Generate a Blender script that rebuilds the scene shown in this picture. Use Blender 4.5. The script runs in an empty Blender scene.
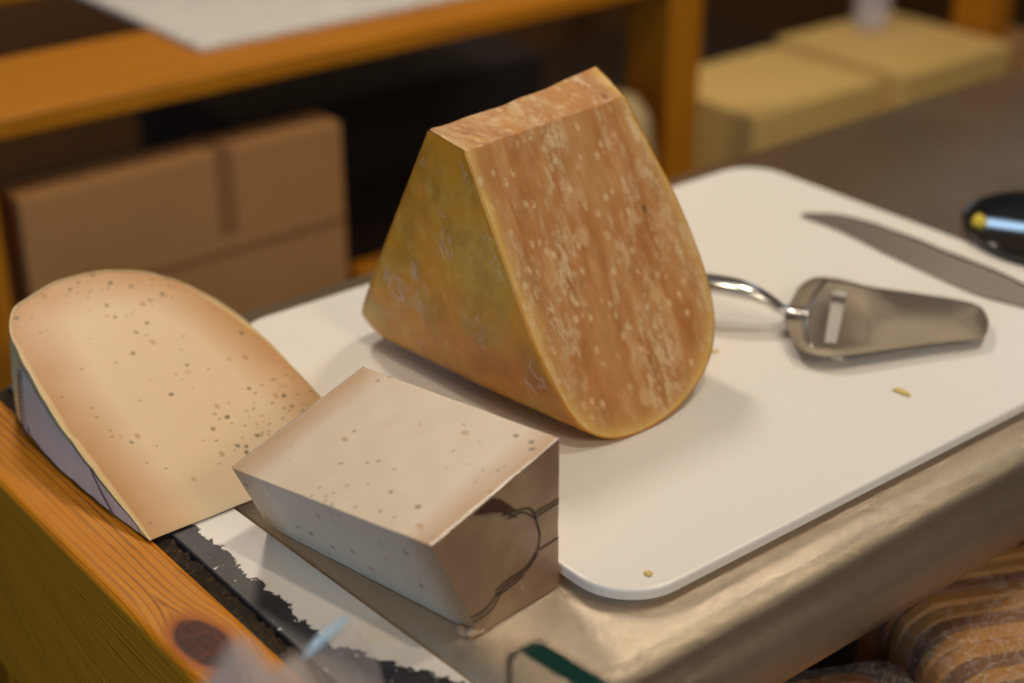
import bpy, bmesh, math, random
from mathutils import Vector, noise, Matrix
random.seed(7)
SC = bpy.context.scene
COL = SC.collection
R = math.radians

# ------------------------------------------------------------------ helpers
def tag(o, label=None, cat=None, group=None, kind=None):
    if label: o['label'] = label
    if cat: o['category'] = cat
    if group: o['group'] = group
    if kind: o['kind'] = kind
    return o

def thing(name, loc, label, cat, group=None):
    o = bpy.data.objects.new(name, None)
    o.empty_display_size = .02
    COL.objects.link(o); o.location = loc
    return tag(o, label, cat, group)

def mesh(name, verts, faces, mat, parent=None, smooth=False, attr=None, loc=None, bevel=0, label=None, autosm=None):
    """verts in world coordinates; stored relative to the parent / loc."""
    base = Vector(parent_world(parent)) if parent else Vector(loc or (0, 0, 0))
    me = bpy.data.meshes.new(name)
    me.from_pydata([tuple(Vector(v) - base) for v in verts], [], faces)
    me.validate(); me.update()
    if attr:
        for k, vals in attr.items():
            a = me.attributes.new(k, 'FLOAT', 'POINT')
            for i, v in enumerate(vals): a.data[i].value = v
    bm = bmesh.new(); bm.from_mesh(me)
    bmesh.ops.recalc_face_normals(bm, faces=bm.faces)
    bm.to_mesh(me); bm.free()
    if smooth:
        for p in me.polygons: p.use_smooth = True
    me.materials.append(mat)
    o = bpy.data.objects.new(name, me); COL.objects.link(o)
    if parent: o.parent = parent
    else: o.location = base
    if bevel:
        m = o.modifiers.new('b', 'BEVEL'); m.width = bevel; m.segments = 3; m.limit_method = 'ANGLE'; m.angle_limit = R(40)
        for p in me.polygons: p.use_smooth = True
        w = o.modifiers.new('w', 'WEIGHTED_NORMAL'); w.keep_sharp = True
    if label: o['label'] = label
    return o

def parent_world(p):
    v = Vector(p.location)
    while p.parent:
        p = p.parent; v += Vector(p.location)
    return v

def box_vf(x0, x1, y0, y1, z0, z1):
    v = [(x, y, z) for z in (z0, z1) for y in (y0, y1) for x in (x0, x1)]
    f = [(0, 2, 3, 1), (4, 5, 7, 6), (0, 1, 5, 4), (2, 6, 7, 3), (0, 4, 6, 2), (1, 3, 7, 5)]
    return v, f

def box(name, b, mat, parent=None, bevel=.001, label=None, loc=None):
    v, f = box_vf(*b)
    if not parent and loc is None: loc = ((b[0] + b[1]) / 2, (b[2] + b[3]) / 2, b[4])
    return mesh(name, v, f, mat, parent, bevel=bevel, label=label, loc=loc)

def prism(pts, z0, z1):
    n = len(pts)
    v = [(x, y, z0) for x, y in pts] + [(x, y, z1) for x, y in pts]
    f = [tuple(range(n))[::-1], tuple(range(n, 2 * n))] + [(i, (i + 1) % n, n + (i + 1) % n, n + i) for i in range(n)]
    return v, f

def catmull(pts, per=6, closed=False):
    pts = [Vector(p) for p in pts]; out = []; n = len(pts)
    rng = n if closed else n - 1
    for i in range(rng):
        if closed: p0, p1, p2, p3 = pts[i - 1], pts[i], pts[(i + 1) % n], pts[(i + 2) % n]
        else: p0, p1, p2, p3 = pts[max(i - 1, 0)], pts[i], pts[i + 1], pts[min(i + 2, n - 1)]
        for k in range(per):
            t = k / per
            out.append(.5 * ((2 * p1) + (p2 - p0) * t + (2 * p0 - 5 * p1 + 4 * p2 - p3) * t * t + (3 * p1 - p0 - 3 * p2 + p3) * t ** 3))
    if not closed: out.append(pts[-1])
    return out

def tube(path, radii, seg=10, squash=1.0, cap=True):
    """vertices/faces of a tube along 3-D path; squash flattens it vertically"""
    path = [Vector(p) for p in path]; v = []; f = []
    for i, p in enumerate(path):
        d = (path[min(i + 1, len(path) - 1)] - path[max(i - 1, 0)]).normalized()
        side = d.cross(Vector((0, 0, 1)))
        side = side.normalized() if side.length > 1e-4 else Vector((1, 0, 0))
        up = side.cross(d).normalized()
        r = radii[i] if isinstance(radii, (list, tuple)) else radii
        for k in range(seg):
            a = 2 * math.pi * k / seg
            v.append(p + side * math.cos(a) * r + up * math.sin(a) * r * squash)
    for i in range(len(path) - 1):
        for k in range(seg):
            f.append((i * seg + k, i * seg + (k + 1) % seg, (i + 1) * seg + (k + 1) % seg, (i + 1) * seg + k))
    if cap:
        f.append(tuple(range(seg))[::-1]); f.append(tuple(range((len(path) - 1) * seg, len(path) * seg)))
    return v, f

def nz(p, s, seed=0.0):
    return noise.noise(Vector(p) * s + Vector((seed, seed * .7, -seed)))

def join(*vfs):
    V, F = [], []
    for v, f in vfs:
        o = len(V); V += list(v); F += [tuple(i + o for i in q) for q in f]
    return V, F

# ------------------------------------------------------------------ materials
class M:
    def __init__(s, name):
        s.m = bpy.data.materials.new(name); s.m.use_nodes = True
        s.t = s.m.node_tree; s.n = s.t.nodes; s.l = s.t.links
        s.b = s.n['Principled BSDF']; s.out = s.n['Material Output']
    def set(s, **k):
        for a, v in k.items():
            s.inp(a.replace('_', ' '), v)
        return s
    def inp(s, name, v):
        sock = s.b.inputs[name]
        s.put(sock, v)
    def put(s, sock, v):
        if isinstance(v, bpy.types.NodeSocket): s.l.new(v, sock)
        elif isinstance(v, (tuple, list)) and len(v) == 3 and sock.type == 'RGBA': sock.default_value = (*v, 1)
        else: sock.default_value = v
    def node(s, typ, ins=None, **props):
        n = s.n.new(typ)
        for k, v in props.items(): setattr(n, k, v)
        for k, v in (ins or {}).items(): s.put(n.inputs[k], v)
        return n
    def co(s, scale=(1, 1, 1), rot=(0, 0, 0), kind='Object'):
        tc = s.node('ShaderNodeTexCoord')
        mp = s.node('ShaderNodeMapping', {'Vector': tc.outputs[kind]})
        mp.inputs['Scale'].default_value = scale; mp.inputs['Rotation'].default_value = rot
        return mp.outputs[0]
    def noise(s, vec, scale=5, detail=4, rough=.55, dist=0):
        return s.node('ShaderNodeTexNoise', {'Vector': vec, 'Scale': scale, 'Detail': detail, 'Roughness': rough, 'Distortion': dist}).outputs['Fac']
    def voro(s, vec, scale=5, feature='F1', rnd=1):
        n = s.node('ShaderNodeTexVoronoi', {'Vector': vec, 'Scale': scale, 'Randomness': rnd}, feature=feature)
        return n
    def ramp(s, fac, stops, interp='LINEAR'):
        n = s.node('ShaderNodeValToRGB', {'Fac': fac}); cr = n.color_ramp; cr.interpolation = interp
        while len(cr.elements) < len(stops): cr.elements.new(.5)
        for e, (p, c) in zip(cr.elements, stops):
            e.position = p; e.color = (*c, 1) if len(c) == 3 else c
        return n.outputs['Color']
    def step(s, fac, a, b):
        return s.node('ShaderNodeMapRange', {'Value': fac, 'From Min': a, 'From Max': b}, clamp=True).outputs[0]
    def math(s, op, a, b=0.0):
        n = s.node('ShaderNodeMath', operation=op); s.put(n.inputs[0], a); s.put(n.inputs[1], b); return n.outputs[0]
    def mix(s, fac, a, b, blend='MIX'):
        n = s.node('ShaderNodeMix', data_type='RGBA', blend_type=blend)
        s.put(n.inputs[0], fac); s.put(n.inputs[6], a); s.put(n.inputs[7], b); return n.outputs[2]
    def attr(s, name): return s.node('ShaderNodeAttribute', attribute_name=name).outputs['Fac']
    def bump(s, h, strength=.3, dist=.001):
        n = s.node('ShaderNodeBump', {'Height': h, 'Strength': strength, 'Distance': dist}); s.inp('Normal', n.outputs[0]); return s

def lin(r, g, b):
    f = lambda c: (c / 255 / 12.92) if c <= 10 else ((c / 255 + .055) / 1.055) ** 2.4
    return (f(r), f(g), f(b))

def plain(name, c, rough=.5, **k):
    m = M(name).set(Base_Color=c, Roughness=rough)
    for a, v in k.items(): m.inp(a.replace('_', ' '), v)
    n = m.noise(m.co((1, 1, 1)), 40, 3)
    m.inp('Base Color', m.mix(m.step(n, .3, .7), tuple(x * .88 for x in c), c))
    return m.m

# herb cheese paste -----------------------------------------------------------
def herb_paste(name, core, mid, rim, w, seed=0.0):
    m = M(name)
    c = m.co()
    edge = m.attr('edge')
    wob = m.math('MULTIPLY', m.math('SUBTRACT', m.noise(c, 22, 2), .5), w * .35)
    e = m.math('ADD', edge, wob)
    col = m.ramp(m.step(e, 0, w), [(0, rim), (.03, rim), (.075, mid), (.62, tuple(.45 * a + .55 * b for a, b in zip(mid, core))), (1, core)])
    cloud = m.noise(c, 28, 4)
    col = m.mix(m.math('MULTIPLY', m.step(cloud, .42, .7), .22), col, tuple(x * .93 for x in core))
    # herb flecks: sparse elongated cells, gathered in clusters
    c2 = m.co((1, 1, 1), (0, 0, .6))
    wv = m.node('ShaderNodeVectorMath', {0: c2, 1: m.node('ShaderNodeVectorMath', {0: m.node('ShaderNodeTexNoise', {'Vector': c2, 'Scale': 260.0}).outputs['Color']}, operation='SCALE').outputs[0]}, operation='ADD')
    sc = m.node('ShaderNodeVectorMath', {0: m.node('ShaderNodeTexNoise', {'Vector': c2, 'Scale': 300.0}).outputs['Color']}, operation='SCALE'); sc.inputs['Scale'].default_value = .0022
    wv = m.node('ShaderNodeVectorMath', {0: c2, 1: sc.outputs[0]}, operation='ADD').outputs[0]
    v = m.voro(wv, 215); sep = m.node('ShaderNodeSeparateColor', {0: v.outputs['Color']})
    cl = m.step(m.noise(c, 22, 2, .5), .50, .72)
    thr = m.math('ADD', m.math('MULTIPLY', cl, .55), .05)
    pick = m.math('LESS_THAN', sep.outputs[0], thr)
    spot = m.math('SUBTRACT', 1.0, m.step(v.outputs['Distance'], .16, .34))
    col = m.mix(m.math('MULTIPLY', m.math('MULTIPLY', pick, spot), .85), col, m.ramp(sep.outputs[1], [(0, lin(62, 55, 35)), (.6, lin(105, 92, 52)), (1, lin(150, 105, 55))]))
    v4 = m.voro(m.co((1, 1.8, 1), (0, 0, .4)), 330); s4 = m.node('ShaderNodeSeparateColor', {0: v4.outputs['Color']})
    pk4 = m.math('LESS_THAN', s4.outputs[0], m.math('ADD', m.math('MULTIPLY', m.step(m.noise(c, 26, 2, .5), .52, .70), .40), .008))
    col = m.mix(m.math('MULTIPLY', m.math('MULTIPLY', pk4, m.math('SUBTRACT', 1.0, m.step(v4.outputs['Distance'], .2, .4))), .55), col, lin(96, 84, 54))
    # tiny tan holes
    v2 = m.voro(m.co((1.7, 1, 1), (0, 0, 1.1)), 120); s2 = m.node('ShaderNodeSeparateColor', {0: v2.outputs['Color']})
    pk2 = m.math('LESS_THAN', s2.outputs[2], .07)
    sp2 = m.math('MULTIPLY', pk2, m.math('SUBTRACT', 1.0, m.step(v2.outputs['Distance'], .15, .3)))
    col = m.mix(m.math('MULTIPLY', sp2, .6), col, lin(176, 122, 62))
    m.set(Base_Color=col, Roughness=.42, Subsurface_Weight=.25, Subsurface_Scale=.006, Specular_IOR_Level=.35)
    m.b.inputs['Subsurface Radius'].default_value = (1, .55, .3)
    h = m.math('SUBTRACT', m.math('MULTIPLY', m.noise(c, 160, 4), .4), sp2)
    m.bump(h, .15, .0005)
    return m.m

MAT = {}
MAT['paste_a'] = herb_paste('herb_cheese_paste', lin(226, 196, 158), lin(192, 140, 84), lin(214, 180, 124), .026)
MAT['paste_b'] = herb_paste('pale_herb_cheese_paste', lin(211, 193, 170), lin(186, 146, 106), lin(192, 164, 124), .014)

def rind_pale():
    m = M('pale_cheese_rind'); c = m.co()
    col = m.ramp(m.noise(c, 30, 5), [(.3, lin(134, 106, 86)), (.5, lin(152, 124, 98)), (.7, lin(178, 150, 118))])
    col = m.mix(m.math('MULTIPLY', m.step(m.noise(c, 50, 3), .50, .72), .6), col, lin(134, 98, 84))
    m.set(Base_Color=col, Roughness=.35, Coat_Weight=.3, Coat_Roughness=.2, Subsurface_Weight=.1, Subsurface_Scale=.003)
    return m.bump(m.noise(c, 120, 5), .4, .0008).m
MAT['rind_pale'] = rind_pale()

def rind_edge():
    m = M('ivory_cheese_rind'); c = m.co()
    col = m.ramp(m.noise(c, 45, 4), [(.3, lin(196, 164, 112)), (.6, lin(218, 192, 142)), (.8, lin(226, 206, 164))])
    m.set(Base_Color=col, Roughness=.45)
    return m.bump(m.noise(c, 100, 4), .5, .0008).m
MAT['rind_edge'] = rind_edge()

def old_paste():
    m = M('aged_cheese_paste'); c = m.co()
    edge = m.attr('edge'); al = m.attr('along'); de = m.attr('down')
    e = m.math('ADD', edge, m.math('MULTIPLY', m.math('SUBTRACT', m.noise(c, 45, 3), .5), .008))
    cv = m.node('ShaderNodeCombineXYZ', {0: al, 1: de, 2: 0.0}).outputs[0]
    def mp(sx, sy, rot=0.0):
        n = m.node('ShaderNodeMapping', {'Vector': cv}); n.inputs['Scale'].default_value = (sx, sy, 1); n.inputs['Rotation'].default_value = (0, 0, rot); return n.outputs[0]
    body = m.ramp(m.noise(mp(1, .28), 90, 5, .65), [(.35, lin(172, 112, 60)), (.5, lin(188, 130, 76)), (.66, lin(208, 158, 104))])
    body = m.mix(m.step(m.noise(mp(1, .3), 26, 3), .5, .66), body, lin(194, 142, 88))
    col = m.mix(m.step(e, .002, .013), m.ramp(m.step(e, 0, .009), [(0, lin(222, 182, 106)), (.5, lin(206, 158, 92)), (1, lin(192, 144, 86))]), body)
    # white crystal flecks and streaky patches
    q1 = m.noise(mp(1, .42, .12), 190, 7, .78, .15)
    reg = m.noise(mp(1, .35, .1), 34, 3, .6)
    pat = m.math('MULTIPLY', m.step(q1, .48, .58), m.step(reg, .46, .56))
    col = m.mix(m.math('MULTIPLY', pat, .75), col, lin(228, 198, 152))
    v = m.voro(mp(1, .7, .15), 230); s_ = m.node('ShaderNodeSeparateColor', {0: v.outputs['Color']})
    dots = m.math('MULTIPLY', m.math('LESS_THAN', s_.outputs[0], .42), m.math('SUBTRACT', 1.0, m.step(v.outputs['Distance'], .18, .42)))
    dots = m.math('MULTIPLY', dots, m.step(m.noise(mp(1, .8), 420, 3), .36, .5))
    col = m.mix(m.math('MULTIPLY', dots, .7), col, lin(226, 196, 150))
    v3 = m.voro(mp(1, .8, .1), 75); s3 = m.node('ShaderNodeSeparateColor', {0: v3.outputs['Color']})
    blobs = m.math('MULTIPLY', m.math('LESS_THAN', s3.outputs[0], .24), m.math('SUBTRACT', 1.0, m.step(m.math('ADD', v3.outputs['Distance'], m.math('MULTIPLY', m.noise(mp(1, .7), 260, 3), .3)), .34, .5)))
    col = m.mix(m.math('MULTIPLY', blobs, .55), col, lin(222, 188, 132))
    # pits
    v2 = m.voro(mp(1, .7, -.2), 130); s2 = m.node('ShaderNodeSeparateColor', {0: v2.outputs['Color']})
    pit = m.math('MULTIPLY', m.math('LESS_THAN', s2.outputs[1], .045), m.math('SUBTRACT', 1.0, m.step(v2.outputs['Distance'], .12, .25)))
    col = m.mix(m.math('MULTIPLY', pit, .7), col, lin(110, 66, 30))
    m.set(Base_Color=col, Roughness=.38, Specular_IOR_Level=.5, Subsurface_Weight=.15, Subsurface_Scale=.005, Coat_Weight=.12, Coat_Roughness=.3)
    h = m.math('SUBTRACT', m.math('ADD', m.math('MULTIPLY', pat, .5), m.noise(mp(1, .4), 200, 5, .7)), m.math('MULTIPLY', pit, 2.0))
    return m.bump(h, .5, .0009).m
MAT['old_paste'] = old_paste()

def old_rind():
    m = M('waxy_yellow_rind'); c = m.co()
    n1 = m.noise(c, 20, 4, .6, .4); n2 = m.noise(c, 46, 5, .6)
    col = m.ramp(n1, [(.30, lin(204, 120, 16)), (.43, lin(212, 140, 22)), (.54, lin(206, 146, 32)), (.66, lin(200, 156, 64))])
    col = m.mix(m.math('MULTIPLY', m.step(n2, .46, .62), .6), col, lin(160, 108, 16))
    col = m.mix(m.math('MULTIPLY', m.step(m.noise(c, 120, 4, .7), .52, .66), .35), col, lin(222, 184, 92))
    sep = m.node('ShaderNodeSeparateXYZ', {0: c})
    low = m.math('MULTIPLY', m.math('SUBTRACT', 1.0, m.step(sep.outputs[2], .008, .05)), m.step(m.noise(c, 26, 3), .40, .56))
    col = m.mix(m.math('MULTIPLY', low, .75), col, lin(192, 112, 30))
    ol = m.math('MULTIPLY', m.math('SUBTRACT', 1.0, m.step(sep.outputs[2], .03, .085)), m.step(m.noise(m.co((1, 1, 1), (.5, 0, .3)), 24, 3), .50, .62))
    col = m.mix(m.math('MULTIPLY', ol, .5), col, lin(176, 158, 88))
    m.set(Base_Color=col, Roughness=.42, Coat_Weight=.25, Coat_Roughness=.3)
    # wrinkled film over the rind
    w = m.noise(m.co((1, 1, .45), (.5, .2, .3)), 90, 6, .7, 1.2)
    cr = m.math('ABSOLUTE', m.math('SUBTRACT', w, .5))
    return m.bump(m.math('ADD', m.math('MULTIPLY', m.noise(c, 40, 4), .7), m.math('MULTIPLY', m.step(cr, 0, .06), .05)), .4, .0012).m
MAT['old_rind'] = old_rind()

def film(name, tint=(.95, .95, .97), alpha=.30, rough=.1, sc=40, thick=.55, bs=1.0):
    m = M(name); c = m.co()
    w = m.noise(c, sc, 6, .65, 1.5)
    ridge = m.math('SUBTRACT', 1.0, m.step(m.math('ABSOLUTE', m.math('SUBTRACT', w, .5)), 0, .025))
    m.set(Base_Color=tint, Roughness=rough, Specular_IOR_Level=.8)
    m.inp('Alpha', m.math('ADD', m.math('MULTIPLY', ridge, thick * .3), alpha))
    return m.bump(w, bs, .006).m
MAT['film'] = film('clear_plastic_film', (.9, .86, .8), .07, .25, 55, .9, .6)
MAT['film_grey'] = film('soft_clear_film', (.66, .62, .66), .36, .35, 25, .3, .5)
MAT['film_haze'] = film('hazy_clear_film', (.52, .45, .43), .55, .4, 25, .3, .4)
MAT['film_glint'] = film('clear_plastic_blue_glint', (.42, .68, .95), .55, .15, 60, .4, .3)  # blue of reflected daylight put into the base colour

def film_tight():
    m = M('tight_cling_film'); c = m.co((1, 1, .5), (.3, .5, .4))
    w = m.noise(c, 110, 5, .7, 1.0)
    ridge = m.math('SUBTRACT', 1.0, m.step(m.math('ABSOLUTE', m.math('SUBTRACT', w, .5)), 0, .030))
    reg = m.step(m.noise(m.co(), 26, 3), .50, .60)
    m.set(Base_Color=(.93, .92, .95), Roughness=.22, Specular_IOR_Level=.7)
    m.inp('Alpha', m.math('ADD', m.math('MULTIPLY', m.math('MULTIPLY', ridge, reg), .6), .008))  # opaque white ridge lines stand in for glints on the film
    return m.bump(w, 1.0, .006).m
MAT['film_tight'] = film_tight()

def board_mat():
    m = M('white_plastic_board'); c = m.co()
    n = m.noise(c, 9, 3)
    col = m.mix(m.math('MULTIPLY', m.step(n, .45, .7), .25), (.86, .835, .80), (.84, .78, .70))
    scr = m.noise(m.co((1, 14, 1), (0, 0, .5)), 60, 5, .7)
    col = m.mix(m.math('MULTIPLY', m.step(scr, .6, .75), .12), col, (.66, .6, .52))
    m.set(Base_Color=col, Roughness=.32, Specular_IOR_Level=.6, Subsurface_Weight=.05, Subsurface_Scale=.003)
    return m.bump(m.math('ADD', scr, m.noise(m.co((16, 1, 1), (0, 0, .25)), 70, 5, .7)), .08, .0004).m
MAT['board'] = board_mat()

def steel_mat(name='brushed_steel', base=(.78, .66, .51), r0=.13):
    m = M(name); c = m.co((1, 30, 30)); c1 = m.co()
    a = m.noise(c, 22, 5, .7)
    s1 = m.noise(m.co((1, 60, 1), (0, 0, .9)), 30, 2, .5); s2 = m.noise(m.co((1, 70, 1), (0, 0, -.35)), 26, 2, .5)
    sc = m.math('MAXIMUM', m.step(s1, .64, .74), m.step(s2, .65, .76))
    blot = m.noise(c1, 9, 4)
    m.set(Base_Color=m.mix(m.math('MULTIPLY', sc, .4), m.ramp(blot, [(.3, tuple(x * .80 for x in base)), (.7, base)]), tuple(min(1, x * 1.4) for x in base)), Metallic=.92)
    m.inp('Roughness', m.math('ADD', m.math('MULTIPLY', blot, .12), r0))
    g2 = m.noise(m.co((1, 3, 3)), 900, 3, .7)
    return m.bump(m.math('ADD', m.math('ADD', m.math('MULTIPLY', a, .5), m.math('MULTIPLY', sc, .3)), m.math('MULTIPLY', g2, 1.6)), .45, .0006).m
MAT['steel'] = steel_mat()
MAT['blade'] = steel_mat('polished_steel', (.42, .35, .27), .38)
MAT['handle_steel'] = plain('satin_steel_handle', (.72, .69, .66), .22, Metallic=1.0)

def pine(name='varnished_pine', grain_attr=True, dark=1.0):
    m = M(name); c = m.co()
    if grain_attr:
        g = m.attr('grain')
        st = m.node('ShaderNodeSeparateXYZ', {0: c})
        gv = m.node('ShaderNodeCombineXYZ', {0: g, 1: m.math('MULTIPLY', st.outputs[1], .04), 2: 0.0}).outputs[0]
    else:
        gv = m.co((.05, 1, .05))
    ringn = m.noise(gv, 230 if grain_attr else 60, 3, .6)
    fine = m.noise(gv, 900 if grain_attr else 300, 3, .6)
    k = lambda c_: tuple(x * dark for x in c_)
    ph_ = m.math('ADD', m.math('MULTIPLY', g if grain_attr else m.node('ShaderNodeSeparateXYZ', {0: gv}).outputs[1], 1900.0 if grain_attr else 500.0), m.math('MULTIPLY', ringn, 9.0))
    lines = m.math('MULTIPLY', m.step(m.math('SINE', ph_), .45, 1.0), m.step(m.noise(gv, 60, 2), .3, .6))
    col = m.ramp(m.math('ADD', m.math('MULTIPLY', ringn, .35), .14), [(.30, k(lin(200, 126, 24))), (.44, k(lin(214, 142, 32))), (.50, k(lin(158, 98, 20))), (.54, k(lin(218, 146, 38))), (.62, k(lin(152, 92, 18))), (.66, k(lin(208, 138, 32)))])
    col = m.mix(m.math('MULTIPLY', m.step(fine, .45, .65), .25), col, k(lin(170, 104, 32)))
    col = m.mix(m.math('MULTIPLY', lines, .9), col, k(lin(128, 72, 14)))
    if grain_attr:
        kn = m.attr('knot')
        kk = m.math('ADD', kn, m.math('MULTIPLY', m.math('SUBTRACT', m.noise(c, 120, 4), .5), .25))
        col = m.mix(m.math('SUBTRACT', 1.0, m.step(kk, 1.05, 1.5)), col, lin(168, 92, 24))
        knc = m.ramp(m.noise(c, 260, 5, .7, 1.0), [(.3, lin(44, 16, 6)), (.55, lin(76, 28, 10)), (.72, lin(120, 56, 22))])
        col = m.mix(m.math('SUBTRACT', 1.0, m.step(kk, .85, 1.05)), col, knc)
    m.set(Base_Color=col, Roughness=.48, Specular_IOR_Level=.22)
    return m.bump(m.math('ADD', ringn, fine), .15, .0006).m
MAT['pine'] = pine()
MAT['rack_pine'] = pine('rack_pine', False, .8)

def strip_mat():
    m = M('worn_white_paint_over_black'); p = m.node('ShaderNodeNewGeometry').outputs['Position']
    sp = m.node('ShaderNodeSeparateXYZ', {0: p})
    n = m.noise(p, 130, 8, .72, .5); n2 = m.noise(p, 20, 2)
    # black shows where the paint is worn from the left edge; wider at the near end
    near = m.math('MULTIPLY', m.math('SUBTRACT', 1.0, m.step(sp.outputs[1], .348, .405)), .030)
    lim = m.math('ADD', m.math('ADD', m.math('MULTIPLY', m.math('SUBTRACT', n, .5), .017), m.math('MULTIPLY', m.math('SUBTRACT', n2, .5), .006)), m.math('ADD', .2440, near))
    worn = m.math('LESS_THAN', sp.outputs[0], lim)
    chips = m.math('GREATER_THAN', m.noise(p, 300, 3, .6), .68)
    black = m.math('MULTIPLY', worn, m.math('SUBTRACT', 1.0, chips))
    white = m.mix(m.math('MULTIPLY', m.step(m.noise(p, 34, 3), .54, .66), .5), (.84, .80, .74), (.80, .68, .48))
    m.set(Base_Color=m.mix(black, white, m.ramp(m.noise(p, 90, 4), [(.3, (.016, .016, .02)), (.7, (.04, .04, .048))])), Roughness=.45)
    return m.bump(m.math('ADD', m.math('SUBTRACT', 1.0, black), m.math('MULTIPLY', n, .1)), .4, .0008).m
MAT['strip'] = strip_mat()

def cardboard(name, a, b):
    m = M(name); c = m.co()
    n = m.noise(c, 14, 4); f = m.noise(m.co((1, 1, 20)), 120, 3)
    m.set(Base_Color=m.mix(m.math('MULTIPLY', f, .3), m.mix(n, a, b), tuple(x * .85 for x in a)), Roughness=.75)
    return m.m
MAT['card'] = cardboard('brown_cardboard', lin(168, 118, 70), lin(182, 132, 80))
MAT['card_y'] = cardboard('yellow_brown_cardboard', lin(222, 184, 110), lin(232, 196, 122))
MAT['tape'] = cardboard('brown_tape_and_seam_shadow', lin(140, 96, 56), lin(146, 102, 60))
MAT['sooty'] = None
def gapmat():
    m = M('dark_crumbly_filler'); c = m.co()
    n = m.noise(c, 420, 5, .75)
    m.set(Base_Color=m.ramp(n, [(.35, lin(22, 16, 8)), (.56, lin(48, 34, 14)), (.68, lin(120, 86, 34))]), Roughness=.8)
    return m.bump(n, .8, .002).m
MAT['gap'] = gapmat()
MAT['paper'] = plain('white_paper', (.64, .62, .58), .6)
MAT['black'] = plain('black_gloss', (.008, .008, .010), .08)
MAT['print'] = plain('dark_brown_print', lin(40, 18, 16), .5)
MAT['print_leaf'] = plain('brown_leaf_print', lin(76, 36, 28), .5)
MAT['crumb'] = plain('cheese_crumb', lin(222, 196, 120), .5)
MAT['crumb_y'] = plain('yellow_cheese_crumb', lin(232, 206, 70), .5)
MAT['lilac'] = plain('lilac_paper', lin(212, 192, 180), .55)
MAT['lilac_ink'] = plain('purple_ink', lin(66, 44, 70), .6)
MAT['floor'] = plain('dark_floor', lin(70, 52, 36), .6)
MAT['wall'] = plain('tan_plaster_wall', lin(214, 184, 140), .8)
MAT['panel'] = plain('added_dark_panelling', lin(112, 74, 40), .6)
MAT['dark_wood'] = plain('dark_stained_wood', lin(52, 34, 20), .6)
MAT['dark'] = plain('dark_crate', lin(40, 30, 30), .7)
MAT['ceil'] = plain('ceiling_plaster', lin(150, 128, 100), .8)
MAT['pale_card'] = plain('pale_cheese_skin', lin(190, 166, 122), .6)
MAT['wafer'] = plain('golden_wafer', lin(190, 128, 44), .6)
MAT['wafer_dark'] = plain('browned_wafer', lin(132, 78, 26), .6)

def glass_mat(name, col, a):
    m = M(name); m.set(Base_Color=col, Roughness=.03, Specular_IOR_Level=.6); m.inp('Alpha', a); return m.m
MAT['pane'] = glass_mat('clear_glass', (.6, .75, .7), .05)
MAT['pane_edge'] = M('dark_green_glass_edge').set(Base_Color=(.004, .035, .026), Roughness=.12).m
MAT['jar'] = glass_mat('jar_glass', (.75, .7, .8), .45)

# ------------------------------------------------------------------ room shell
def struct(name, b, mat):
    o = box(name, b, mat, bevel=0); o['kind'] = 'structure'; return o
FZ = -.90
struct('floor', (-2.2, 3.6, -2.0, 3.2, FZ - .05, FZ), MAT['floor'])
struct('wall_back', (-2.2, 3.6, 2.2, 2.26, FZ, 1.9), MAT['wall'])
struct('trim_1', (-2.2, 3.54, 2.17, 2.2, FZ, .06), MAT['panel'])  # added dark panel; keeps the wall dark below the plaster reflected in the steel
struct('wall_right', (3.54, 3.6, -2.0, 2.2, FZ, 1.9), MAT['wall'])

# ------------------------------------------------------------------ steel counter
t = thing('steel_counter', (.8, .5, FZ), 'brushed stainless steel counter with a rounded, scratched front edge under the white board', 'counter')
prof = [(.670, -.030), (.670, -.003), (.667, 0.0), (.334, 0.0)]
r = .009
for i in range(1, 9):
    a = R(90 + i * 90 / 8); prof.append((.334 + r * math.cos(a) * .95, -r + r * math.sin(a)))
prof += [(.3235, -.016), (.3200, -.024), (.3195, -.036), (.3215, -.0425), (.326, -.0440), (.326, -.0425), (.331, -.030), (.334, -.010), (.345, -.006), (.655, -.006), (.664, -.012), (.664, -.030)]
us = [.2665] + [.2745 + i * .04 for i in range(1, 40)]
V = [(u if u > .27 else .2645 + (.5068 - v) * .0503, v, z + .00035 * nz((u * 6, v * 3, z), 1.5)) for u in us for v, z in prof]
n = len(prof); F = [(i * n + k, i * n + (k + 1) % n, (i + 1) * n + (k + 1) % n, (i + 1) * n + k) for i in range(len(us) - 1) for k in range(n)]
F += [tuple(range(n))[::-1], tuple(range((len(us) - 1) * n, len(us) * n))]
mesh('worktop', V, F, MAT['steel'], t, smooth=True)
for u, v in ((.30, .60), (1.75, .60), (1.75, .37)):
    box('leg', (u, u + .03, v, v + .03, FZ, -.006), MAT['steel'], t, bevel=.003)

# lower shelf in front of and under the counter
t = thing('display_shelf', (.6, .2, -.20), 'dark lower shelf below the steel counter edge, under the wrapped waffles', 'shelf')
box('shelf_board', (-.05, 1.5, .02, .55, -.215, -.20), MAT['dark'], t, bevel=.002)
for u in (.0, 1.4):
    box('shelf_support', (u, u + .04, .05, .45, FZ, -.215), MAT['dark'], t, bevel=.002)

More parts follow.
